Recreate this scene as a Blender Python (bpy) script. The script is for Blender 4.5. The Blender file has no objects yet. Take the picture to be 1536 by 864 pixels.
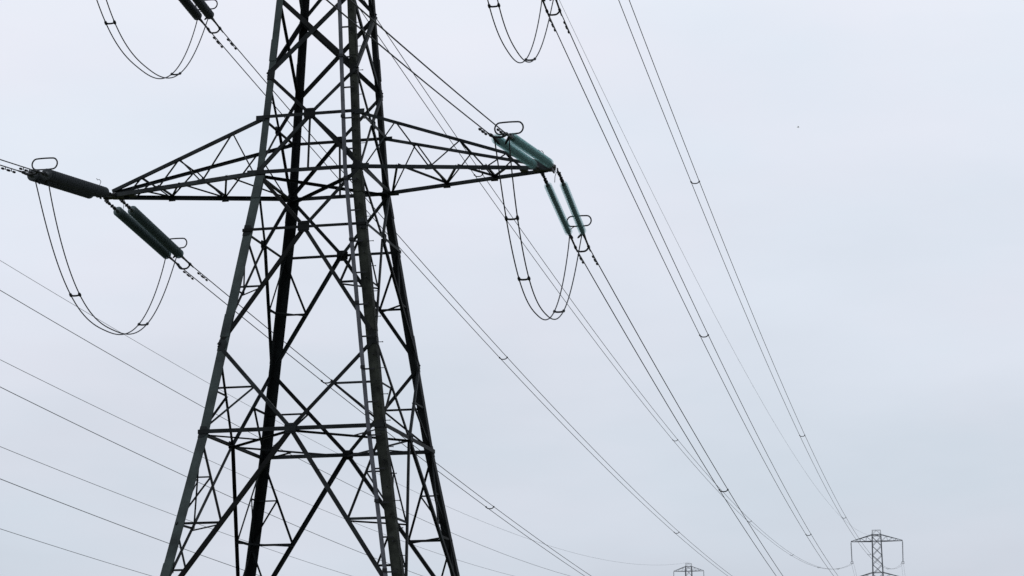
import bpy, bmesh, math, random
from mathutils import Vector as V, Matrix
random.seed(7)
G = 1.6                                   # eye height: everything measured from the camera is lifted by this
scn = bpy.context.scene
col = scn.collection
PI = math.pi

# ------------------------------------------------------------------ materials
def mat(name, base, rough=.6, metal=0., var=.3, scale=3., tint=None, bump=.0, trans=0., ior=1.5, obrand=0.0):
    m = bpy.data.materials.new(name); m.use_nodes = True
    nt = m.node_tree; n = nt.nodes; L = nt.links
    b = n['Principled BSDF']
    tc = n.new('ShaderNodeTexCoord')
    no = n.new('ShaderNodeTexNoise'); no.inputs['Scale'].default_value = scale; no.inputs['Detail'].default_value = 6; no.inputs['Roughness'].default_value = .65
    geo = n.new('ShaderNodeNewGeometry')
    L.new(geo.outputs['Position'], no.inputs['Vector'])
    cr = n.new('ShaderNodeValToRGB')
    t = tint or base
    cr.color_ramp.elements[0].position = .32; cr.color_ramp.elements[1].position = .70
    cr.color_ramp.elements[0].color = tuple(c*(1-var) for c in base)+(1,)
    cr.color_ramp.elements[1].color = tuple(c*(1+var) for c in t)+(1,)
    L.new(no.outputs['Fac'], cr.inputs['Fac'])
    out = cr.outputs['Color']
    if obrand:
        oi = n.new('ShaderNodeObjectInfo'); mr = n.new('ShaderNodeMapRange')
        mr.inputs['To Min'].default_value = 1-obrand; mr.inputs['To Max'].default_value = 1+obrand
        L.new(oi.outputs['Random'], mr.inputs['Value'])
        mx = n.new('ShaderNodeVectorMath'); mx.operation = 'SCALE'
        L.new(out, mx.inputs[0]); L.new(mr.outputs['Result'], mx.inputs['Scale']); out = mx.outputs['Vector']
    L.new(out, b.inputs['Base Color'])
    b.inputs['Roughness'].default_value = rough; b.inputs['Metallic'].default_value = metal
    b.inputs['Specular IOR Level'].default_value = .5 if trans else .3
    b.inputs['Transmission Weight'].default_value = trans; b.inputs['IOR'].default_value = ior
    if bump:
        bp = n.new('ShaderNodeBump'); bp.inputs['Strength'].default_value = bump; bp.inputs['Distance'].default_value = .02
        n2 = n.new('ShaderNodeTexNoise'); n2.inputs['Scale'].default_value = scale*9
        L.new(geo.outputs['Position'], n2.inputs['Vector']); L.new(n2.outputs['Fac'], bp.inputs['Height']); L.new(bp.outputs['Normal'], b.inputs['Normal'])
    return m
M = {}
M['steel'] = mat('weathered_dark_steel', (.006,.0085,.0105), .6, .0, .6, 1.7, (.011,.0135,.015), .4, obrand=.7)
M['leg_grey'] = mat('grey_green_leg_steel', (.027,.038,.042), .65, 0, .4, 1.3, (.035,.048,.048), .3)  # leg A: lighter grey green than the other legs
M['leg_dark'] = mat('dark_painted_steel', (.006,.008,.010), .7, 0, .4, 1.5, (.010,.012,.013), .3)
M['leg_algae'] = mat('algae_stained_steel', (.011,.014,.013), .8, 0, .6, 2.6, (.021,.024,.020), .4)
M['rail'] = mat('galvanised_rail', (.045,.050,.064), .6, .1, .3, 3, (.065,.070,.085), .1)
M['hardware'] = mat('dark_line_hardware', (.009,.011,.014), .5, .3, .3, 6)
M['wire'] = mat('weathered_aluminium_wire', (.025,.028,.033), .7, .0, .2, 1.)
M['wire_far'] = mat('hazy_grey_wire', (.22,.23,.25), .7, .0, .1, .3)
M['far'] = mat('haze_tinted_distant_steel', (.14,.15,.17), .7, 0, .15, .2)  # lightened base colour stands in for haze over the distant pylon
M['far2'] = mat('haze_tinted_farther_steel', (.19,.20,.225), .7, 0, .1, .2)  # paler again: more air haze mixed into the steel colour
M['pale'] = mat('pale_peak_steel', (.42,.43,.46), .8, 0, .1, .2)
M['teal'] = mat('teal_glass', (.26,.46,.45), .22, 0, .12, 3, (.33,.56,.55), 0, .8)
M['darkglass'] = mat('dark_green_glass', (.034,.052,.055), .3, 0, .2, 3, (.05,.072,.076), 0, .1)
M['blackglass'] = mat('blackened_glass', (.024,.030,.035), .35, 0, .2, 3, (.036,.044,.050), 0, .05)
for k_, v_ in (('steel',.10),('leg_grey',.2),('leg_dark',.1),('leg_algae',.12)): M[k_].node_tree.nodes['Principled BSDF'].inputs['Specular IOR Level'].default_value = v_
M['capmetal'] = mat('disc_cap_metal', (.035,.05,.05), .6, 0, .2, 3)
M['concrete'] = mat('footing_concrete', (.28,.27,.25), .9, 0, .2, 2., None, .3)
M['gull'] = mat('gull_grey', (.86,.87,.9), .8, 0, .1, 2.)
M['grass'] = mat('rough_pasture', (.045,.06,.022), .95, 0, .45, .25, (.07,.075,.03), .5)

def thin_glass(name, core, tint, clear):
    m = mat(name, core, .2, 0, .1, 3, None, 0, .0); nt = m.node_tree; n = nt.nodes
    tb = n.new('ShaderNodeBsdfTransparent'); tb.inputs[0].default_value = tint+(1,)
    tl = n.new('ShaderNodeBsdfTranslucent'); tl.inputs[0].default_value = core+(1,)
    a = n.new('ShaderNodeMixShader'); a.inputs[0].default_value = .4; nt.links.new(n['Principled BSDF'].outputs[0], a.inputs[1]); nt.links.new(tl.outputs[0], a.inputs[2])
    b = n.new('ShaderNodeMixShader'); b.inputs[0].default_value = clear; nt.links.new(a.outputs[0], b.inputs[1]); nt.links.new(tb.outputs[0], b.inputs[2])
    nt.links.new(b.outputs[0], n['Material Output'].inputs['Surface']); return m
M['tealrim'] = thin_glass('teal_glass_rim', (.28,.43,.43), (.90,.95,.95), .82)
M['darkglassrim'] = thin_glass('dark_glass_rim', (.085,.115,.12), (.6,.72,.72), .3)
M['blackglassrim'] = thin_glass('black_glass_rim', (.085,.095,.105), (.5,.55,.55), .2)
M['teal'] = mat('teal_glass_core', (.022,.070,.070), .25, 0, .2, 3, (.034,.090,.088), 0, .1)
# ------------------------------------------------------------------ object helpers
WL = {}
def finish(name, bm, m, parent=None, smooth=False, label=None, kind=None):
    me = bpy.data.meshes.new(name)
    bmesh.ops.recalc_face_normals(bm, faces=bm.faces)
    c = V((0,0,0))
    for v in bm.verts: c += v.co
    if len(bm.verts): c /= len(bm.verts)
    for v in bm.verts: v.co -= c
    bm.to_mesh(me); bm.free()
    for mm in (m if isinstance(m, (list,tuple)) else [m]): me.materials.append(M[mm])
    if smooth:
        for p in me.polygons: p.use_smooth = True
    o = bpy.data.objects.new(name, me); col.objects.link(o)
    WL[o] = c.copy()
    if parent is not None:
        o.parent = parent; o.location = c - WL[parent]
    else: o.location = c
    if label: o['label'] = label
    if kind: o['kind'] = kind
    return o
def thing(name, loc, label, cat, group=None):
    o = bpy.data.objects.new(name, None); col.objects.link(o); o.location = V(loc); o.empty_display_size = .5
    WL[o] = V(loc); o['label'] = label; o['category'] = cat
    if group: o['group'] = group
    return o
def box_axes(bm, c, ax, ay, az):
    vs = [bm.verts.new(c + sx*ax + sy*ay + sz*az) for sx in (-1,1) for sy in (-1,1) for sz in (-1,1)]
    for f in ((0,1,3,2),(4,6,7,5),(0,4,5,1),(2,3,7,6),(0,2,6,4),(1,5,7,3)): bm.faces.new([vs[i] for i in f])
def box(bm, c, sx, sy, sz): box_axes(bm, V(c), V((sx/2,0,0)), V((0,sy/2,0)), V((0,0,sz/2)))
def sweep(bm, secs):
    """secs: list of lists of points, same count, closed profile"""
    rows = [[bm.verts.new(p) for p in s] for s in secs]
    n = len(rows[0])
    for a, b in zip(rows[:-1], rows[1:]):
        for i in range(n): bm.faces.new((a[i], a[(i+1)%n], b[(i+1)%n], b[i]))
    bm.faces.new(rows[0]); bm.faces.new(rows[-1][::-1])
def angle(bm, p0, p1, s, nrm, t=None, flip=1):
    """steel L section: one flange flat in the face whose outward normal is nrm, the other standing inward"""
    p0, p1 = V(p0), V(p1); t = t or max(.008, s*.11)
    d = (p1-p0).normalized(); n = V(nrm); n = (n - d*n.dot(d))
    if n.length < 1e-4: n = V((0,0,1)) - d*d.z
    n.normalize(); w = d.cross(n)*flip
    prof = [(-s/2,0),(s/2,0),(s/2,-t),(-s/2+t,-t),(-s/2+t,-s*.8),(-s/2,-s*.8)]
    sweep(bm, [[p + w*a + n*b for a,b in prof] for p in (p0,p1)])
def tube(bm, pts, r, seg=6, closed=False):
    pts = [V(p) for p in pts]; n = len(pts); rows = []
    up = V((0,0,1)); prev = None
    for i, p in enumerate(pts):
        if closed: d = pts[(i+1)%n]-pts[i-1]
        else: d = pts[min(i+1,n-1)]-pts[max(i-1,0)]
        d.normalize()
        if prev is None:
            a = up - d*d.dot(up)
            if a.length < .1: a = V((1,0,0)) - d*d.x
        else: a = prev - d*d.dot(prev)
        a.normalize(); prev = a; b = d.cross(a)
        rr = r[i] if isinstance(r,(list,tuple)) else r
        rows.append([bm.verts.new(p + (a*math.cos(2*PI*k/seg)+b*math.sin(2*PI*k/seg))*rr) for k in range(seg)])
    rng = range(n) if closed else range(n-1)
    for i in rng:
        A, B = rows[i], rows[(i+1)%n]
        for k in range(seg): bm.faces.new((A[k], A[(k+1)%seg], B[(k+1)%seg], B[k]))
    if not closed: bm.faces.new(rows[0]); bm.faces.new(rows[-1][::-1])
def BM(): return bmesh.new()

# ------------------------------------------------------------------ ground
def gz(x, y):
    t = max(0., min(1.3, (y-80)/506.)); return 14.5*t**2.3 + .25*math.sin(x*.021)*math.cos(y*.017)*min(1, math.hypot(x-10,y+30)/150.)
bm = BM(); xs = []; N = 90
def ax(i): 
    t = (i/(N-1))*2-1; return math.copysign(abs(t)**2.6*5000, t)
g = [[bm.verts.new((ax(i), ax(j)+0, gz(ax(i), ax(j)))) for i in range(N)] for j in range(N)]
for j in range(N-1):
    for i in range(N-1): bm.faces.new((g[j][i], g[j][i+1], g[j+1][i+1], g[j+1][i]))
finish('ground', bm, 'grass', smooth=True, kind='structure')

# ------------------------------------------------------------------ main tower
Z = dict(f=0.02, k=4.1+G, zero=9.463+G, j=12.059+G, three=15.605+G, one=17.436+G, two=19.195+G, u=20.559+G, v=23.128+G,
         m=25.676+G, m2=27.5+G, n1=29.6+G, n2=31.6+G, t=33.6+G, t2=35.3+G, p1=37.6+G, pk=40.0+G)
W1 = 1.613
def hw(z):
    h = Z['one']
    if z < h: return W1 + .14379*(h-z) + .036*max(0, Z['zero']-z)
    w = W1 - .068*(z-h)
    if z > Z['t2']: w = (W1-.068*(Z['t2']-h))*max(.12, 1-(z-Z['t2'])/(Z['pk']-Z['t2']))
    return max(w, .06)
CN = {'A':(-1,-1),'C':(1,-1),'B':(-1,1),'D':(1,1)}
def P(c, z):
    sx, sy = CN[c]; w = hw(z); return V((sx*w, sy*w, z))
def mid(f, z): return (P(f[0],z)+P(f[1],z))/2
FN = {'AC':V((0,-1,0)),'BD':V((0,1,0)),'AB':V((-1,0,0)),'CD':V((1,0,0))}
tower = thing('lattice_tower', (0,0,0), 'large dark steel lattice pylon filling the left half of the view', 'pylon')

legmat = {'A':'leg_grey','B':'leg_dark','C':'leg_algae','D':'leg_dark'}
leglab = {'A':'grey green leg at the left edge of the tower','C':'algae stained leg beside the climbing rail','B':'thick near black leg second from the left','D':'dark leg at the right edge of the tower'}
def leg_s(z): 
    h = Z['one']; return .285 if z < h-.01 else (.215 if z < Z['v']+1 else .16)
for c,(sx,sy) in CN.items():
    bm = BM()
    for zs in ((Z['f'],Z['zero'],Z['j'],Z['one']),(Z['one'],Z['v'],Z['m2']),(Z['m2'],Z['t2'],Z['pk']-.4)):
        secs = []
        for z in zs:
            s = leg_s((zs[0]+zs[1])/2); t = s*.11
            if z > Z['t2']: s = .1
            o = P(c, z); X = V((-sx,0,0)); Y = V((0,-sy,0))
            secs.append([o, o+X*s, o+X*s+Y*t, o+X*t+Y*t, o+X*t+Y*s, o+Y*s])
        sweep(bm, secs)
    # splice cover plates where leg lengths are bolted together
    for z in (Z['j']+.6, Z['one']-.45, Z['k']+1.2, Z['u']+.8):
        s = leg_s(z)*.92; a, b = P(c,z-.35), P(c,z+.35); e = .014
        for X, Y in ((V((-sx,0,0)),V((0,sy,0))),(V((0,-sy,0)),V((sx,0,0)))):
            sweep(bm, [[q+Y*.004, q+X*s+Y*.004, q+X*s+Y*(.004+e), q+Y*(.004+e)] for q in (a,b)])
    finish('leg', bm, legmat[c], tower, label=leglab[c])
    bm = BM(); q = P(c, 0); box(bm, (q.x-sx*.15, q.y-sy*.15, .12), 1.1, 1.1, .6); finish('footing', bm, 'concrete', tower)

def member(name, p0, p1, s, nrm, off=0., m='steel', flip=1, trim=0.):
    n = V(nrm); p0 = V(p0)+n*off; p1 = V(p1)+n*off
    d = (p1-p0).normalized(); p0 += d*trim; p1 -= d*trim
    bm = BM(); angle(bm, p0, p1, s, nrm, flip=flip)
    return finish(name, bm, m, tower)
hidden = BM()
def brace(f, p0, p1, s, off, flip=1):
    if min(p0.z, p1.z) > Z['v']-.01 and p1.z+p0.z > 2*Z['v']+.5:
        angle(hidden, p0+FN[f]*off, p1+FN[f]*off, s, FN[f], flip=flip)
    else: member('diagonal_brace', p0, p1, s, FN[f], off, flip=flip)
for f, n in FN.items():
    a, b = f
    side = f in ('AB','CD')
    k = .85 if side else 1.
    def vee(zt, zb, s, lower):        # lower=True: from the centre at zt down to the legs at zb ; else legs at zt to centre at zb
        for i, c in enumerate((a, b)):
            if lower: brace(f, mid(f, zt), P(c, zb), s*k, .012+.016*i, 1-2*i)
            else: brace(f, P(c, zt), mid(f, zb), s*k, .012+.016*i, 1-2*i)
    vee(Z['k'], Z['f']+.3, .13, True)
    vee(Z['zero'], Z['k'], .13, True); vee(Z['j'], Z['zero'], .11, False)
    vee(Z['three'], Z['j'], .115, True); vee(Z['one'], Z['three'], .105, False)
    vee(Z['two'], Z['one'], .105, True); vee(Z['u'], Z['two'], .105, False)
    for z0, z1, s in ((Z['u'],Z['v'],.15),(Z['v'],Z['m'],.12),(Z['m'],Z['m2'],.1),(Z['m2'],Z['n1'],.1),(Z['n1'],Z['n2'],.1),(Z['n2'],Z['t'],.09),(Z['t'],Z['t2'],.08),(Z['t2'],Z['p1'],.07)):
        brace(f, P(a,z0), P(b,z1), s*k, .014, 1); brace(f, P(b,z0), P(a,z1), s*k, -.03, -1)
    for z, s in ((Z['k'],.1),(Z['zero'],.12),(Z['three'],.085),(Z['one'],.12),(Z['two'],.10)):
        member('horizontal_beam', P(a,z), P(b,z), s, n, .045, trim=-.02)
    for z, s in ((Z['m'],.11),(Z['m2'],.09),(Z['t'],.1),(Z['t2'],.08)):
        angle(hidden, P(a,z)+n*.045, P(b,z)+n*.045, s, n)
    # gusset plates at the panel centres
    for z, gx, gz_ in ((Z['two'],.36,.34),(Z['three'],.36,.34),(Z['zero'],.34,.30)):
        if side: gx, gz_ = gx*.8, gz_*.8
        bm = BM(); q = mid(f, z) + n*.058
        u = V((n.y,n.x,0)); u = V((abs(u.x),abs(u.y),0))
        pr = [(-gx*.5,-gz_*.33),(-gx*.33,-gz_*.5),(gx*.33,-gz_*.5),(gx*.5,-gz_*.33),(gx*.5,gz_*.33),(gx*.33,gz_*.5),(-gx*.33,gz_*.5),(-gx*.5,gz_*.33)]
        sweep(bm, [[q+u*x+V((0,0,y))+n*e for x,y in pr] for e in (0,.014)])
        for x in (-.3,-.1,.1,.3):
            for y in (-.3,.3): box(bm, q+u*(x*gx)+V((0,0,y*gz_))+n*.022, .022,.022,.022)
        finish('gusset_plate', bm, 'steel', tower)
    if not side:
        member('hanger', mid(f,Z['two']), mid(f,Z['one']), .055, n, .03)
finish('upper_bracing', hidden, 'steel', tower, kind='stuff', label='bracing of the tower above the frame')
# leg joint plates
for c,(sx,sy) in CN.items():
    for z in (Z['u'], Z['one'], Z['j'], Z['zero'], Z['three']):
        bm = BM(); q = P(c, z)
        for X, Y in ((V((-sx,0,0)),V((0,sy,0))),(V((0,-sy,0)),V((sx,0,0)))):
            s = .25 if z < Z['one']+.1 else .21
            tl = (P(c, z+.17)-P(c, z-.17))
            pr = [q-tl*.5, q-tl*.45+X*s*.7, q-tl*.15+X*s, q+tl*.15+X*s, q+tl*.45+X*s*.7, q+tl*.5]
            sweep(bm, [[p+Y*e for p in pr] for e in (.006,.016)])
        finish('joint_plate', bm, 'steel', tower)
# secondary (redundant) struts in every corner
def st(p0, p1, s, n, off=0.): member('strut', p0, p1, s, n, off)
for c,(sx,sy) in CN.items():
    fs = [f for f in FN if c in f]
    def dp(f, zt, zb, fr, lower):
        m0 = mid(f, zt) if lower else P(c, zt); m1 = P(c, zb) if lower else mid(f, zb)
        return m0.lerp(m1, fr)
    # between level three and j
    d = [dp(f, Z['three'], Z['j'], .5, True) for f in fs]; m = P(c, (Z['three']+Z['j'])/2)
    for f, q in zip(fs, d):
        st(m, q, .06, FN[f], -.02); st(P(c,Z['three']), q, .06, FN[f], -.035)
    st(d[0], d[1], .05, (0,0,1), -.04)
    # between j and zero
    d = [dp(f, Z['j'], Z['zero'], .5, False) for f in fs]; m = P(c, (Z['zero']+Z['j'])/2)
    for f, q in zip(fs, d):
        st(m, q, .06, FN[f], -.02); st(P(c,Z['zero']), q, .06, FN[f], -.035)
    # between zero and k
    zm = (Z['zero']+Z['k'])/2; d = [dp(f, Z['zero'], Z['k'], .5, True) for f in fs]; m = P(c, zm)
    for f, q in zip(fs, d):
        s_ = P(c,Z['zero']).lerp(q, .5)
        st(m, q, .07, FN[f], -.02); st(P(c,Z['zero']), q, .062, FN[f], -.035)
        st(P(c, s_.z), s_, .045, FN[f], -.05); st(s_, m, .045, FN[f], -.06)
        zq = (zm+Z['k'])/2; dq = dp(f, Z['zero'], Z['k'], .75, True)
        st(P(c,zq), dq, .06, FN[f], -.02); st(m, dq, .05, FN[f], -.045)
    st(d[0], d[1], .055, (0,0,1), -.04)
# plan bracing
UP = (0,0,1)
member('plan_brace', P('A',Z['one']), P('D',Z['one']), .10, UP, -.05); member('plan_brace', P('B',Z['one']), P('C',Z['one']), .10, UP, -.12)
mz = Z['zero']
mm = [mid('AC',mz), mid('CD',mz), mid('BD',mz), mid('AB',mz)]
for i in range(4): member('plan_brace', mm[i], mm[(i+1)%4], .075, UP, -.03)
for c, (i, j) in {'A':(3,0),'C':(0,1),'D':(1,2),'B':(2,3)}.items():
    q = (mm[i]+mm[j])/2; member('plan_brace', P(c,mz), q, .05, UP, -.06)

# climbing rail beside leg C and step bolts on it
bm = BM(); secs = []
pts = [Z['f']+2.5, Z['zero'], Z['one'], Z['v']+2]
for z in pts:
    q = P('C', z) + V((-.43, -.10, 0)); secs.append([q+V((-.055,-.03,0)), q+V((.055,-.03,0)), q+V((.055,.03,0)), q+V((.035,.03,0)), q+V((.035,-.01,0)), q+V((-.035,-.01,0)), q+V((-.035,.03,0)), q+V((-.055,.03,0))])
sweep(bm, secs)
lad = finish('climbing_rail', bm, 'rail', tower, label='pale climbing rail running up beside the stained leg')
z = Z['f']+2.9; i = 0
while z < Z['v']+1.8:
    bm = BM(); q = P('C', z); box(bm, q+V((-.24,-.085,0)), .30, .03, .045)
    if i % 2 == 0: box(bm, q+V((-.43,-.15,.05)), .13, .05, .09)
    finish('bracket', bm, 'hardware', lad); z += .98; i += 1
z = Z['f']+3; i = 0
while z < Z['v']+1.5:
    q = P('C', z); bm = BM()
    if i % 2: tube(bm, [q+V((-.01,.10,0)), q+V((.16,.10,0)), q+V((.163,.10,0)), q+V((.18,.10,0))], [.011,.011,.02,.02], 6)
    else: tube(bm, [q+V((-.10,.01,0)), q+V((-.10,-.14,0)), q+V((-.10,-.143,0)), q+V((-.10,-.16,0))], [.011,.011,.02,.02], 6)
    finish('step_bolt', bm, 'hardware', tower)
    z += .39; i += 1

# ------------------------------------------------------------------ cross arms
TIPS = {}
def crossarm(sx, a, zl, zu, lab=None, sc=1.):
    wl, wu = hw(zl), hw(zu)
    tip = V((sx*a, 0, zl)); TIPS[(sx, round(zl,2))] = tip
    lo = {}; up = {}
    bm = BM()
    for sy in (-1, 1):
        p0 = V((sx*wl, sy*wl, zl)); p1 = V((sx*(a-.05), sy*.14, zl)); lo[sy] = (p0, p1)
        q0 = V((sx*wu, sy*wu, zu)); q1 = V((sx*(a-.12), sy*.14, zl+.14)); up[sy] = (q0, q1)
        angle(bm, p0-V((sx*.12,-sy*.02,0)), p1, .125*sc, (0,sy,0)); angle(bm, q0-V((sx*.12,-sy*.02,0)), q1, .10*sc, (0,sy,0))
        box(bm, p0+V((sx*.12,sy*.03,0)), .34, .014, .15); box(bm, q0+V((sx*.06,sy*.03,-.02)), .3, .014, .14)
        for fr in (.37,.67): 
            q = p0.lerp(p1, fr); box(bm, q+V((0,sy*.025,-.02)), .22, .012, .14)
    arm = finish('crossarm', bm, 'steel', tower, label=lab)
    LOf = lambda sy, f: lo[sy][0].lerp(lo[sy][1], f); UPf = lambda sy, f: up[sy][0].lerp(up[sy][1], f)
    def lb(p, q, s, n, off=0.):
        b_ = BM(); n = V(n); angle(b_, p+n*off, q+n*off, s*sc, n); finish('lattice_brace', b_, 'steel', arm)
    for sy in (-1, 1):
        zz = [LOf(sy,.02), UPf(sy,.2), LOf(sy,.37), UPf(sy,.55), LOf(sy,.67), UPf(sy,.8), LOf(sy,.87)]
        for i, (p, q) in enumerate(zip(zz[:-1], zz[1:])): lb(p, q, .042, (0,sy,0), -.03-.01*(i%2))
    zz = [LOf(1,.02), LOf(-1,.2), LOf(1,.37), LOf(-1,.52), LOf(1,.67), LOf(-1,.8)]
    for i, (p, q) in enumerate(zip(zz[:-1], zz[1:])): lb(p, q, .065, (0,0,-1), -.03-.012*(i%2))
    for fr in (.37,.67): lb(LOf(-1,fr), LOf(1,fr), .06, (0,0,-1), -.07)
    lb(UPf(-1,.55), UPf(1,.55), .04, (0,0,1), -.03); lb(UPf(-1,.8), UPf(1,.8), .04, (0,0,1), -.03)
    bm = BM()
    box(bm, tip+V((-sx*.16,0,.05)), .62, .34, .04); box(bm, tip+V((-sx*.16,.0,-.035)), .58, .30, .03)
    box(bm, tip+V((sx*.13,0,.0)), .04, .36, .2)
    for dx in (-.25,.25):
        for dy in (-.19,.19): box(bm, tip+V((dx-sx*.02,dy,-.02)), .03, .11, .16)
    box(bm, tip+V((-sx*.75,0,0)), .22, .3, .05)
    finish('tip_plate', bm, 'hardware', arm)
    return tip
tbR = crossarm(1, 7, Z['one'], Z['two'], 'right arm of the lower pair, reaching towards the teal insulators')
tbL = crossarm(-1, 7, Z['one'], Z['two'], 'left arm of the lower pair')
tmR = crossarm(1, 6.13, Z['m'], Z['m2']); tmL = crossarm(-1, 6.13, Z['m'], Z['m2'])
ttR = crossarm(1, 5.62, Z['t'], Z['t2'], sc=.9); ttL = crossarm(-1, 5.62, Z['t'], Z['t2'], sc=.9)

# ------------------------------------------------------------------ conductors / insulators
def fitpt(p): return V((p[0], p[1], p[2]+G))
L1 = {"bR": [[6.917, 5.608, 16.356], [-1.236, 392.781, 25.534], 0.0002545], "mR": [[6.033, 5.608, 24.451], [-1.184, 392.793, 34.035], 0.0002697], "tR": [[5.688, 5.608, 32.538], [-0.75, 392.78, 40.60], 0.0002579], "tL": [[-5.586, 6.654, 32.958], [-10.85, 392.651, 40.80], 0.0002606], "bL": [[-7.1, 6.654, 16.775], [-10.035, 392.65, 25.471], 0.0002521], "mL": [[-6.251, 6.654, 25.163], [-10.551, 392.638, 31.623], 0.0002394], "e": [[0, 0.0, 40.033], [-5.605, 392.715, 46.554], 0.000239]}
L2 = {"e": [[-44.425, -419.005, 95.509], [-72.086, 586.567, 59.757], 0.0001458], "tL": [[-36.5, -418.863, 89.404], [-68.12, 586.709, 53.246], 0.0001441], "tR": [[-45.799, -419.147, 87.918], [-76.872, 586.425, 53.044], 0.0001429], "mL": [[-33.924, -418.831, 83.712], [-67.116, 586.741, 46.087], 0.0001504], "mR": [[-46.235, -419.179, 81.855], [-77.897, 586.393, 46.193], 0.0001447], "bL": [[-34.994, -418.85, 76.24], [-67.708, 586.722, 39.149], 0.0001465], "bR": [[-45.007, -419.16, 75.682], [-77.304, 586.412, 39.176], 0.0001468]}
def span(a, b, c, n=120, t0=0., t1=1.):
    a, b = V(a), V(b); L = math.hypot(b.x-a.x, b.y-a.y); out = []
    for i in range(n+1):
        t = t0+(t1-t0)*i/n; p = a.lerp(b, t); p.z -= c*L*L*t*(1-t); out.append(p)
    return out
def span_at(a, b, c, t): return span(a, b, c, 1, t, t+.0005)
CX = .215   # half spacing of a twin pair
def spacer(parent, p, side, d, name='spacer', drop=.10, half=None):
    CX = half or globals()['CX']
    bm = BM(); pts = []
    for i in range(13):
        u = -1+2*i/12; pts.append(p + side*(u*CX) - V((0,0,1))*drop*(1-abs(u)**3))
    tube(bm, pts, .028, 6)
    for u in (-1,1): q = p+side*(u*CX); tube(bm, [q-d*.07, q-d*.03, q+d*.03, q+d*.07], [.03,.045,.045,.03], 8)
    finish(name, bm, 'hardware', parent, smooth=True)
def damper(parent, p, d):
    bm = BM(); dn = V((0,0,-1)); c = p + dn*.075
    tube(bm, [p, c], .014, 6); tube(bm, [c-d*.2, c, c+d*.2], .009, 6)
    for s in (-1,1): tube(bm, [c+d*s*.12, c+d*s*.14, c+d*s*.23, c+d*s*.25], [.018,.036,.033,.015], 8)
    finish('vibration_damper', bm, 'hardware', parent, smooth=True)
def twin(label, group, a, b, c, spacers, dampers=(.9,1.35), n=140, rad=.0172, start=0.):
    th = thing('twin_conductor', a, label, 'power line', group)
    d0 = (b-a); L = math.hypot(d0.x, d0.y); h = V((d0.x,d0.y,0)).normalized(); side = V((h.y,-h.x,0))
    pts = span(a, b, c, n)
    for s in (-1,1):
        bm = BM(); tube(bm, [p+side*(s*CX) for p in pts], rad, 6); finish('cable', bm, 'wire', th, smooth=True)
    for t in spacers:
        p, q = span_at(a, b, c, t); spacer(th, p, side, (q-p).normalized())
    for s in (-1,1):
        for k, dd in enumerate(dampers):
            p, q = span_at(a, b, c, (dd+.12*s)/L); damper(th, p+side*(s*CX), (q-p).normalized())
    return th
GO = 'twin conductors running to the distant pylon'
twin('pair of wires descending from the slim teal insulator strings on the right', GO, fitpt(L1['bR'][0]), fitpt(L1['bR'][1]), L1['bR'][2], [.1088,.30,.5,.7,.9])
twin('pair of wires from the dark green insulators at left, emerging low behind the tower', GO, fitpt(L1['bL'][0]), fitpt(L1['bL'][1]), L1['bL'][2], [.043,.1213,.3,.5,.7,.9])
twin('pair of wires dropping from the top edge just right of the top jumper loop', GO, fitpt(L1['mR'][0]), fitpt(L1['mR'][1]), L1['mR'][2], [.108,.2971,.45,.6,.8])
twin('pair of wires from the insulators at the upper left edge, crossing behind the tower top', GO, fitpt(L1['mL'][0]), fitpt(L1['mL'][1]), L1['mL'][2], [.1223,.3021,.45,.6,.8])
twin('rightmost pair of wires, sweeping down from the top edge to the taller distant pylon', GO, fitpt(L1['tR'][0]), fitpt(L1['tR'][1]), L1['tR'][2], [.1075,.2923,.4461,.6,.78])
twin('pair of wires that sags flat just left of the taller distant pylon', GO, fitpt(L1['tL'][0]), fitpt(L1['tL'][1]), L1['tL'][2], [.1,.2956,.4551,.6019,.7384,.87])
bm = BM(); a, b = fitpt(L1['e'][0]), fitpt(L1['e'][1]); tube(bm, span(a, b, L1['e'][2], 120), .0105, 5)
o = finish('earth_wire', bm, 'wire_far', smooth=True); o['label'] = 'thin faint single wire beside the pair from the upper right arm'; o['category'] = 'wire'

def disc_string(bm, p0, p1, R, pitch=.165):
    d = (p1-p0); L = d.length; d.normalize(); n = max(3, int(L/pitch)); pt = L/n
    a = V((0,0,1))-d*d.z; a.normalize(); b = d.cross(a); seg = 20
    for i in range(n):
        c = p0 + d*(pt*i)
        prof = [(.0,.03,1),(.01,.05,1),(.075*pt/.165,.052,1),(.085*pt/.165,R*.55,0),(.098*pt/.165,R*.93,0),(.118*pt/.165,R,0),(.124*pt/.165,R*.95,0),(.112*pt/.165,R*.6,0),(.125*pt/.165,.03,1),(pt,.022,1)]
        rows = [[bm.verts.new(c+d*z+(a*math.cos(2*PI*k/seg)+b*math.sin(2*PI*k/seg))*r) for k in range(seg)] for z,r,_ in prof]
        for ri in range(len(rows)-1):
            for k in range(seg):
                f = bm.faces.new((rows[ri][k], rows[ri][(k+1)%seg], rows[ri+1][(k+1)%seg], rows[ri+1][k]))
                f.material_index = 1 if (prof[ri][2] and prof[ri+1][2]) else (2 if max(prof[ri][1], prof[ri+1][1]) > R*.7 else 0); f.smooth = True
def lug(bm, p, d, r=.05, l=.16): tube(bm, [p-d*l*.5, p-d*l*.2, p+d*l*.2, p+d*l*.5], [r*.5, r, r, r*.5], 8)
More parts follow.
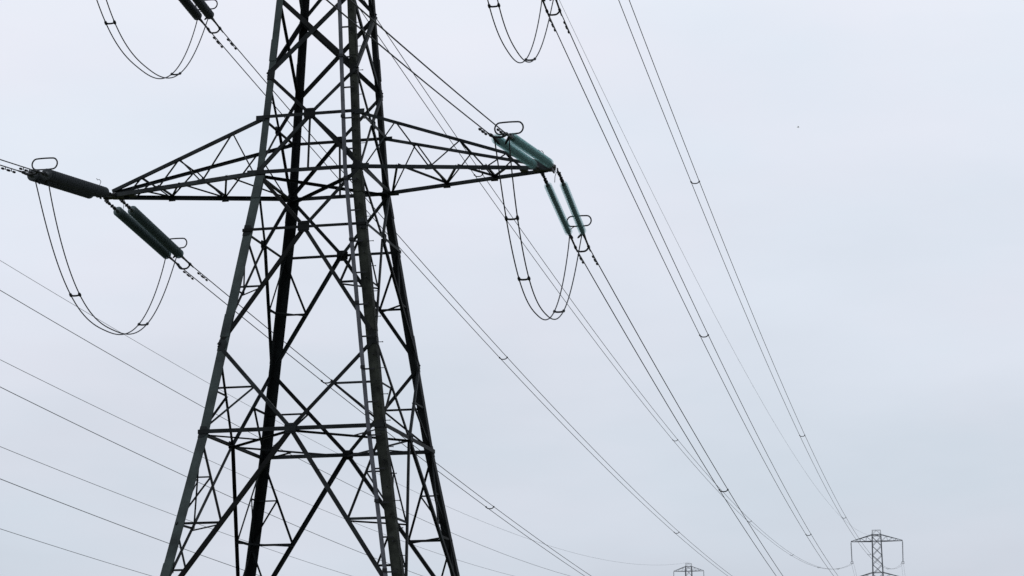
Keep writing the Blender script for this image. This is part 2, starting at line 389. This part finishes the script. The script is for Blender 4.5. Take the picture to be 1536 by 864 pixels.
def insulator_set(tip, yoke, f0, f1, R, glass, label, out, ring=True, ringdx=0.):
    th = thing('insulator_set', tip, label, 'insulator', 'tension insulator sets on the tower')
    d = (yoke-tip); L = d.length; d.normalize(); side = V((1,0,0)); upv = side.cross(d) if d.y > 0 else d.cross(side); upv.normalize()
    if upv.z < 0: upv = -upv
    ends = []
    for s in (-1,1):
        a = tip + side*(s*.25) + V((0,.2 if out else -.2,-.03)); b = yoke + side*(s*CX)
        p0, p1 = a.lerp(b, f0), a.lerp(b, f1); ends.append((p1,b))
        bm = BM(); disc_string(bm, p0, p1, R); finish('insulator_string', bm, [glass,'capmetal',glass+'rim'], th)
        bm = BM(); tube(bm, [a, p0], .022, 6); lug(bm, a.lerp(p0,.35), d, .05,.2); lug(bm, a.lerp(p0,.8), d, .06,.16)
        for q in (.2,.6): box(bm, a.lerp(p0,q), .09,.06,.09)
        finish('link', bm, 'hardware', th)
        bm = BM(); tube(bm, [p1-d*.02, p1+d*.1, p1.lerp(b,.5), b, b+d*.35], [.03,.055,.034,.032,.024], 8); box(bm, p1+d*.16, .07,.12,.1)
        finish('dead_end_clamp', bm, 'hardware', th, smooth=False)
    bm = BM(); pts = []
    for i in range(15):
        u = -1+2*i/14; pts.append(yoke + side*(u*(CX+.01)) - upv*(.16 if out else .07)*(1-abs(u)**3.5))
    tube(bm, pts, .03, 8)
    for s in (-1,1): lug(bm, yoke+side*(s*CX), d, .05, .24)
    finish('yoke', bm, 'hardware', th, smooth=True)
    c = tip.lerp(yoke, f1-.02)
    if ring:
        bm = BM(); pts = []; n = 40; cc = c + V((ringdx,0,0)) + V((0,0,R+.16)); hw_, hh = .22, .17
        for i in range(n):
            t = 2*PI*i/n; x = math.cos(t); y = math.sin(t)
            pts.append(cc + side*(math.copysign(hw_, x)*min(1,abs(x)*3) + x*hh) + V((0,0,1))*(y*hh) + d*0)
        tube(bm, pts, .023, 8, closed=True)
        tube(bm, [cc+side*(-.15)-V((0,0,hh)), c+side*(-.15)+V((0,0,R*.2))], .014, 6); tube(bm, [cc+side*.15-V((0,0,hh)), c+side*.15+V((0,0,R*.2))], .014, 6)
        finish('arcing_ring', bm, 'hardware', th, smooth=True)
    c = tip.lerp(yoke, f0+.02); bm = BM()
    pts = [c+V((0,0,.02)), c+V((.01,0,R+.08)), c+V((.05,0,R+.20)), c+V((.0,0,R+.27)), c+V((-.06,0,R+.26)), c+V((-.10,0,R+.31))]
    tube(bm, pts, .010, 6); finish('arcing_horn', bm, 'hardware', th, smooth=True)
    return th
oR, oL = V((6.918,5.608,16.356+G)), V((-7.098,6.654,16.777+G))
iR, iL = V((7.231,-7.60,16.30+G)), V((-6.822,-6.033,16.599+G))
dR, dL, eR, eL = oR-tbR, oL-tbL, iR-tbR, iL-tbL
SETS = {
 'bR': (tbR, oR, iR), 'bL': (tbL, oL, iL),
 'mR': (fitpt(L1['mR'][0])-dR, fitpt(L1['mR'][0]), fitpt(L1['mR'][0])-dR+eR),
 'mL': (fitpt(L1['mL'][0])-dL, fitpt(L1['mL'][0]), fitpt(L1['mL'][0])-dL+eL),
 'tR': (fitpt(L1['tR'][0])-dR, fitpt(L1['tR'][0]), fitpt(L1['tR'][0])-dR+eR),
 'tL': (fitpt(L1['tL'][0])-dL, fitpt(L1['tL'][0]), fitpt(L1['tL'][0])-dL+eL)}
armname = {'b':'lower', 'm':'middle', 't':'top'}
INF = {'R':(.13,.90),'L':(.13,.90)}; OUTF = {'R':(.15,.79),'L':(.15,.84)}
i_ = V((math.sin(.0295), -math.cos(.0295), 0))
for k, (tip, yo, yi) in SETS.items():
    s = k[1]; lr = 'right' if s == 'R' else 'left'
    gl = {'bR':('teal','teal'),'bL':('darkglass','blackglass'),'mL':('blackglass','blackglass')}.get(k, ('darkglass','darkglass'))
    lab = {'bR':('slim teal glass insulator strings hanging below the tip of the lower right arm','broad teal glass insulator strings lying across the lower right arm tip under an oval ring'),
           'bL':('pair of dark green insulator strings slanting down beneath the lower left arm','near black ribbed insulator strings stretching left from the lower left arm tip'),
           'mL':('pair of black insulator strings cut by the top edge at upper left','insulator strings on the near side of the middle left arm, above the frame'),
           'mR':('insulator strings at the end of the middle right arm, at the top edge','insulator strings on the near side of the middle right arm, above the frame')}.get(k,
           ('insulator strings on the far side of the top %s arm, above the frame'%lr, 'insulator strings on the near side of the top %s arm, above the frame'%lr))
    f0, f1 = OUTF[s]; insulator_set(tip, yo, f0, f1, .128 if s == 'R' else .165, gl[0], lab[0], True, ringdx=.14)
    g0, g1 = INF[s]; insulator_set(tip, yi, g0, g1, .142 if s == 'R' else .172, gl[1], lab[1], False, ringdx=.1)
    # incoming twin conductor
    Lh = 110.; sl, c = (.126 if s == 'R' else .138), 5.5e-4
    b_ = yi + i_*Lh; b_.z = yi.z - sl*Lh + c*Lh*Lh
    l3 = {'bR':'pair of wires from the oval ring at right up across the tower','bL':'pair of wires leaving the frame at the left edge from the black insulator strings'}.get(k, 'pair of wires arriving at the %s %s arm, above the frame'%(armname[k[0]],lr))
    twin(l3, 'twin conductors arriving from behind the camera', yi, b_, c, [.5,.9], dampers=(.7,1.1), n=90)
    # jumper loop
    ja = tip.lerp(yi, .92); jb = tip.lerp(yo, .84)
    if k[0] == 'b': ja = V((7.218,-7.2,16.36+G)) if s == 'R' else V((-6.844,-5.301,16.66+G)); jb = V((6.933,4.524,16.55+G)) if s == 'R' else V((-7.081,5.504,16.90+G))
    h, pw, bow = (3.73,2.464,-.042) if s == 'R' else (3.58,2.564,.058)
    sj = {'bR':'jumper loop of two cables hanging below the teal insulators on the right','bL':'jumper loop of two cables hanging at the left side below the black insulators','mL':'jumper loop of two cables at the upper left, cut by the top edge','mR':'jumper loop of two cables at the top centre, right of the tower'}.get(k,'jumper loop of the top %s arm, above the frame'%lr)
    jt = thing('jumper_loop', ja, sj, 'cable loop', 'jumper loops slung under the arms')
    def jp(u, off):
        p = (ja+jb)/2 + (jb-ja)/2*u; q = 1-abs(u)**pw; p = p.copy(); p.z -= h*q; p.x += bow*q + off; return p
    for w in (-1,1):
        bm = BM()
        pts = [jp(-math.cos(PI*i/70), w*CX*(1-.38*math.sin(PI*i/70)**.8)) for i in range(71)]
        tube(bm, pts, .0185, 7); finish('cable', bm, 'wire', jt, smooth=True)
        for e, nx in ((pts[0],pts[1]),(pts[-1],pts[-2])):
            bm = BM(); dd = (nx-e).normalized(); tube(bm, [e-dd*.08, e, e+dd*.2, e+dd*.26], [.03,.036,.034,.02], 8)
            finish('cable_lug', bm, 'hardware', jt, smooth=True)
    for u in ((-.75,-.45,.49) if s == 'R' else (-.5,.53)):
        dd = (jp(u+.01,0)-jp(u,0)).normalized()
        spacer(jt, jp(u,0), V((1,0,0)), dd, drop=.03 if u > -.9 else .08, half=CX*(1-.38*math.sin(math.acos(-u))**.8))

# ------------------------------------------------------------------ distant pylons
def far_tower(base, rz, arms, body_top, wt, wb, mname, label, k=1.):
    """arms: list of (z, half span, rise)"""
    th = thing('lattice_tower', base, label, 'pylon', 'distant suspension pylons'); R = Matrix.Rotation(rz, 3, 'Z'); B = V(base)
    def w(z): 
        zk = arms[-1][0]-1.5
        if z > zk: return wt/2 + (zk+6-z)*.0 + (body_top-z)*.018
        return wt/2+(body_top-zk)*.018 + (zk-z)/(zk-base[2])*(wb/2-wt/2)
    T = lambda x,y,z: B*0 + V((B.x,B.y,0)) + R@V((x,y,0)) + V((0,0,z))
    zs = [base[2]]
    while zs[-1] < body_top-.3: zs.append(min(body_top, zs[-1]+max(1.9, w(zs[-1])*2*.95)))
    for sx in (-1,1):
        for sy in (-1,1):
            bm = BM()
            sweep(bm, [[T(sx*w(z)+a*.09*k, sy*w(z)+b*.09*k, z) for a,b in ((-1,-1),(1,-1),(1,1),(-1,1))] for z in zs]); finish('leg', bm, mname, th)
    for fx, fy in ((0,-1),(0,1),(-1,0),(1,0)):
        bm = BM()
        for z0, z1 in zip(zs[:-1], zs[1:]):
            for q in (-1,1):
                if fy: p0, p1 = T(q*w(z0), fy*w(z0), z0), T(-q*w(z1), fy*w(z1), z1)
                else: p0, p1 = T(fx*w(z0), q*w(z0), z0), T(fx*w(z1), -q*w(z1), z1)
                angle(bm, p0, p1, .085*k, R@V((fx,fy,0)))
        finish('face_bracing', bm, mname, th)
    bm = BM(); wq = w(body_top); tp = body_top+.8
    for sx in (-1,1):
        for sy in (-1,1): tube(bm, [T(sx*wq, sy*wq, body_top), T(sx*wq*.95, sy*wq*.95, tp)], .055, 5)
        tube(bm, [T(sx*wq*.95,-wq*.95,tp), T(sx*wq*.95,wq*.95,tp)], .05, 5); tube(bm, [T(-wq*.95,sx*wq*.95,tp), T(wq*.95,sx*wq*.95,tp)], .05, 5)
        tube(bm, [T(-wq,sx*wq,body_top), T(0,sx*wq*.95,tp), T(wq,sx*wq,body_top)], .035, 5)
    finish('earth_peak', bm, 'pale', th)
    ends = []
    for z, a, rise in arms:
        for sx in (-1,1):
            bm = BM(); wz, wu = w(z), w(z+rise)
            for sy in (-1,1):
                angle(bm, T(sx*wz,sy*wz,z), T(sx*a,0,z), .15*k, R@V((0,sy,0))); angle(bm, T(sx*wu,sy*wu,z+rise), T(sx*a,0,z+.1), .12*k, R@V((0,sy,0)))
                for f0, f1 in ((0,.3),(.3,.6),(.6,.8)):
                    lo = lambda f: T(sx*wz,sy*wz,z).lerp(T(sx*a,0,z), f); hi = lambda f: T(sx*wu,sy*wu,z+rise).lerp(T(sx*a,0,z+.1), f)
                    angle(bm, lo(f0), hi(f1*.9), .05*k, R@V((0,sy,0))); angle(bm, hi(f1*.9), lo(f1), .05*k, R@V((0,sy,0)))
            for f in (.0,.4,.7): angle(bm, T(sx*wz,-wz,z).lerp(T(sx*a,0,z), f), T(sx*wz,wz,z).lerp(T(sx*a,0,z), f), .06*k, (0,0,1))
            finish('crossarm', bm, mname, th); ends.append((sx, z, T(sx*a,0,z)))
        for sy in (-1,1):
            bm = BM(); angle(bm, T(-w(z),sy*w(z),z), T(w(z),sy*w(z),z), .12*k, R@V((0,sy,0))); angle(bm, T(-w(z+rise),sy*w(z+rise),z+rise), T(w(z+rise),sy*w(z+rise),z+rise), .12*k, R@V((0,sy,0)))
            finish('horizontal_beam', bm, mname, th)
    return th, ends, R
def hanging(p, q, mname, label):
    th = thing('suspension_insulator', p, label, 'insulator', 'suspension insulators on distant pylons')
    bm = BM(); n = 22; prof = []
    for i in range(n):
        for f, r in ((0,.05),(.35,.135),(.6,.135),(.65,.05)): prof.append((p.lerp(q, (i+f)/n*.86+.04), r))
    tube(bm, [a for a,_ in prof], [r for _,r in prof], 8); finish('insulator_string', bm, mname, th)
    bm = BM(); tube(bm, [p+V((0,0,.05)), p.lerp(q,.05)], .04, 5); tube(bm, [q+V((-.28,0,.3)), q+V((-.3,0,0)), q+V((.3,0,0)), q+V((.28,0,.3)), q+V((0,0,.42)), q+V((-.28,0,.3))], .05, 6)
    tube(bm, [p.lerp(q,.88), q], .05, 6); finish('clamp', bm, mname, th)
rz1 = math.atan2(.0147, .9999)
b1 = (-5.776, 392.7, gz(-5.8,392.7))
z1 = 40.69+4.55+G
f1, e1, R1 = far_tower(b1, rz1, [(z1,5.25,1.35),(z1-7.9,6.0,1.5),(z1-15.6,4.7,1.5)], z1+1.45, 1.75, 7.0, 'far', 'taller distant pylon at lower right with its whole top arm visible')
nm = {1:'right', -1:'left'}
lv = ['top','middle','lower']
for n, (sx, z, p) in enumerate(e1):
    q = fitpt({(0,-1):L1['tL'],(0,1):L1['tR'],(1,-1):L1['mL'],(1,1):L1['mR'],(2,-1):L1['bL'],(2,1):L1['bR']}[(n//2,sx)][1])
    q2 = V((q.x, q.y, q.z)); p2 = V((p.x,p.y,p.z))
    hanging(p2, V((p.x*.6+q.x*.4, q.y, q.z)), 'far', 'grey insulator hanging from the %s arm tip, %s side, of the taller distant pylon' % (lv[n//2], nm[sx]))
rz2 = math.atan2(.0322, .9995)
b2 = (-72.5, 586.57, gz(-72.5,586.6)); z2 = 53.15+3.9+G
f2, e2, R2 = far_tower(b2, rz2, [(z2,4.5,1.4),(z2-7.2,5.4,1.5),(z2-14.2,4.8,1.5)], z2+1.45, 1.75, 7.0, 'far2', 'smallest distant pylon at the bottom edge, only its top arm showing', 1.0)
for n, (sx, z, p) in enumerate(e2):
    hanging(p, p-V((0,0,3.9)), 'far2', 'tiny insulator hanging from the %s arm tip, %s side, of the smallest distant pylon' % (lv[n//2], nm[sx]))
# spans beyond the distant pylons
for key, e in L1.items():
    a = fitpt(e[1]); b = a + V((-9, 340, -9)); 
    if key == 'e':
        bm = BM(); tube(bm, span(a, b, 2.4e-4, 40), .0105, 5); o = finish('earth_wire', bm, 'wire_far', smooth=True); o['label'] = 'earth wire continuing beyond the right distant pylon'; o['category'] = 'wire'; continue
    twin('pair of wires continuing beyond the right distant pylon from its %s %s arm' % ({'t':'top','m':'middle','b':'lower'}[key[0]], 'right' if key[1]=='R' else 'left'), 'twin conductors beyond the distant pylon', a, b, 2.6e-4, [.3,.6], dampers=(), n=40, rad=.016)
lab2 = {'e':'faintest and highest single wire of the background line at left','tL':'highest dark single wire of the background line at left','tR':'second highest dark single wire of the background line at left','mL':'third of the six dark background wires at left','mR':'fourth of the six dark background wires at left','bL':'fifth of the six dark background wires at left','bR':'lowest background wire at left, leaving through the bottom corner'}
for key, e in L2.items():
    bm = BM(); near = key.endswith('L'); r = .021 if key == 'e' else (.031 if near else .026)
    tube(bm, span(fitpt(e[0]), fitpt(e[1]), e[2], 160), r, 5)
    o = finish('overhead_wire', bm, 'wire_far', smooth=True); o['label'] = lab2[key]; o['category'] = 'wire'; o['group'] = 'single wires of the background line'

# ------------------------------------------------------------------ bird
bc = V((-5.1, 228.6, 86.2+G))
bs = .75
bd = thing('bird', bc, 'tiny pale bird flying in the empty sky at right', 'bird')
bm = BM(); tube(bm, [bc+V((x,0,z))*bs for x,z in ((-.26,.0),(-.2,.01),(-.08,0),(.08,0),(.17,.03),(.24,.04),(.29,.03))], [.01,.02,.045,.05,.03,.025,.008], 8); finish('body', bm, 'gull', bd, smooth=True)
for s in (-1,1):
    bm = BM()
    rows = []
    for t, z, c, sw in ((0,.0,.11,0),(.25,.09,.12,.03),(.5,.10,.09,.0),(.75,.05,.03,-.10)):
        y = s*t*.75; rows.append([bc+V((.06+sw+c*.5,y,z))*bs, bc+V((.06+sw,y,z+.012))*bs, bc+V((.06+sw-c,y,z))*bs, bc+V((.06+sw,y,z-.006))*bs])
    sweep(bm, rows); finish('wing', bm, 'gull', bd)

# ------------------------------------------------------------------ sky and light
w = bpy.data.worlds.new("World"); scn.world = w; w.use_nodes = True
nt = w.node_tree; n = nt.nodes; Lk = nt.links
bg = n['Background']; out = n['World Output']
SUN_EL, SUN_AZ = math.radians(38), math.radians(-115)      # azimuth from +Y towards +X
sky = n.new('ShaderNodeTexSky'); sky.sky_type = 'NISHITA'; sky.sun_disc = False; sky.sun_elevation = SUN_EL; sky.sun_rotation = SUN_AZ
sky.air_density = 1.; sky.dust_density = 4.
Lk.new(sky.outputs['Color'], bg.inputs['Color']); bg.inputs['Strength'].default_value = .05
tc = n.new('ShaderNodeTexCoord'); sep = n.new('ShaderNodeSeparateXYZ'); Lk.new(tc.outputs['Generated'], sep.inputs[0])
noi = n.new('ShaderNodeTexNoise'); noi.inputs['Scale'].default_value = 3.2; noi.inputs['Detail'].default_value = 5; noi.inputs['Roughness'].default_value = .5
mp = n.new('ShaderNodeMapping'); mp.inputs['Scale'].default_value = (1,1,3.2); mp.inputs['Location'].default_value = (.3,.2,.1)
Lk.new(tc.outputs['Generated'], mp.inputs[0]); Lk.new(mp.outputs[0], noi.inputs['Vector'])
ma = n.new('ShaderNodeMath'); ma.operation = 'MULTIPLY_ADD'; ma.inputs[1].default_value = .30; ma.inputs[2].default_value = -.15
Lk.new(noi.outputs['Fac'], ma.inputs[0])
ad = n.new('ShaderNodeMath'); ad.operation = 'ADD'; Lk.new(sep.outputs['Z'], ad.inputs[0]); Lk.new(ma.outputs[0], ad.inputs[1])
cr = n.new('ShaderNodeValToRGB'); Lk.new(ad.outputs[0], cr.inputs['Fac'])
def lin(c): 
    return tuple(((x/255+.055)/1.055)**2.4 if x/255 > .04045 else x/255/12.92 for x in c)+(1,)
E = cr.color_ramp.elements; E[0].position = 0; E[0].color = lin((202,209,218)); E[1].position = 1; E[1].color = lin((232,239,248))
for p, c in ((.07,(207,214,224)),(.12,(214,221,231)),(.18,(224,229,239)),(.25,(231,236,246)),(.32,(237,241,250)),(.42,(241,245,252))):
    e = E.new(p); e.color = lin(c)
bg2 = n.new('ShaderNodeBackground'); 
no2 = n.new('ShaderNodeTexNoise'); no2.inputs['Scale'].default_value = 7; no2.inputs['Detail'].default_value = 4
mp2 = n.new('ShaderNodeMapping'); mp2.inputs['Location'].default_value = (3.3,1.2,.7); mp2.inputs['Scale'].default_value = (1,1,2.2)
Lk.new(tc.outputs['Generated'], mp2.inputs[0]); Lk.new(mp2.outputs[0], no2.inputs['Vector'])
cr2 = n.new('ShaderNodeValToRGB'); Lk.new(no2.outputs['Fac'], cr2.inputs['Fac'])
cr2.color_ramp.elements[0].position = .35; cr2.color_ramp.elements[0].color = (.96,.985,1.0,1)
cr2.color_ramp.elements[1].position = .65; cr2.color_ramp.elements[1].color = (1.0,.987,1.0,1)
mul = n.new('ShaderNodeMix'); mul.data_type = 'RGBA'; mul.blend_type = 'MULTIPLY'; mul.inputs[0].default_value = 1
Lk.new(cr.outputs['Color'], mul.inputs[6]); Lk.new(cr2.outputs['Color'], mul.inputs[7]); Lk.new(mul.outputs[2], bg2.inputs['Color']); bg2.inputs['Strength'].default_value = 1.0
mx = n.new('ShaderNodeMixShader'); mx.inputs['Fac'].default_value = .97
Lk.new(bg.outputs[0], mx.inputs[1]); Lk.new(bg2.outputs[0], mx.inputs[2]); Lk.new(mx.outputs[0], out.inputs['Surface'])
sl = bpy.data.lights.new('sun', 'SUN'); sl.energy = .6; sl.angle = math.radians(15); sl.color = (1,.97,.93)
so = bpy.data.objects.new('sun', sl); col.objects.link(so)
sd = V((math.sin(SUN_AZ)*math.cos(SUN_EL), math.cos(SUN_AZ)*math.cos(SUN_EL), math.sin(SUN_EL)))
so.rotation_euler = (-sd).to_track_quat('-Z','Y').to_euler(); so.location = (0,0,80)

# ------------------------------------------------------------------ camera
cd = bpy.data.cameras.new('camera'); co = bpy.data.objects.new('camera', cd); col.objects.link(co); scn.camera = co
cd.sensor_width = 36; cd.sensor_fit = 'HORIZONTAL'; cd.lens = 3257.67/1536*36; cd.clip_start = .1; cd.clip_end = 20000
yaw, pitch, roll = -0.22174908, 0.21714203, -0.00303922
F = V((math.sin(yaw)*math.cos(pitch), math.cos(yaw)*math.cos(pitch), math.sin(pitch)))
Rt = V((math.cos(yaw), -math.sin(yaw), 0)); U = Rt.cross(F)
R_ = Rt*math.cos(roll)+U*math.sin(roll); U_ = -Rt*math.sin(roll)+U*math.cos(roll)
m = Matrix.Identity(4)
for i in range(3): m[i][0] = R_[i]; m[i][1] = U_[i]; m[i][2] = -F[i]
m.translation = V((19.67792, -61.26182, G)); co.matrix_world = m

scn.render.engine = 'CYCLES'
scn.render.resolution_x = 1024; scn.render.resolution_y = 576
scn.view_settings.view_transform = 'Standard'; scn.view_settings.look = 'None'; scn.view_settings.exposure = 0
scn.cycles.transparent_max_bounces = 16; scn.cycles.max_bounces = 10; scn.cycles.transmission_bounces = 8
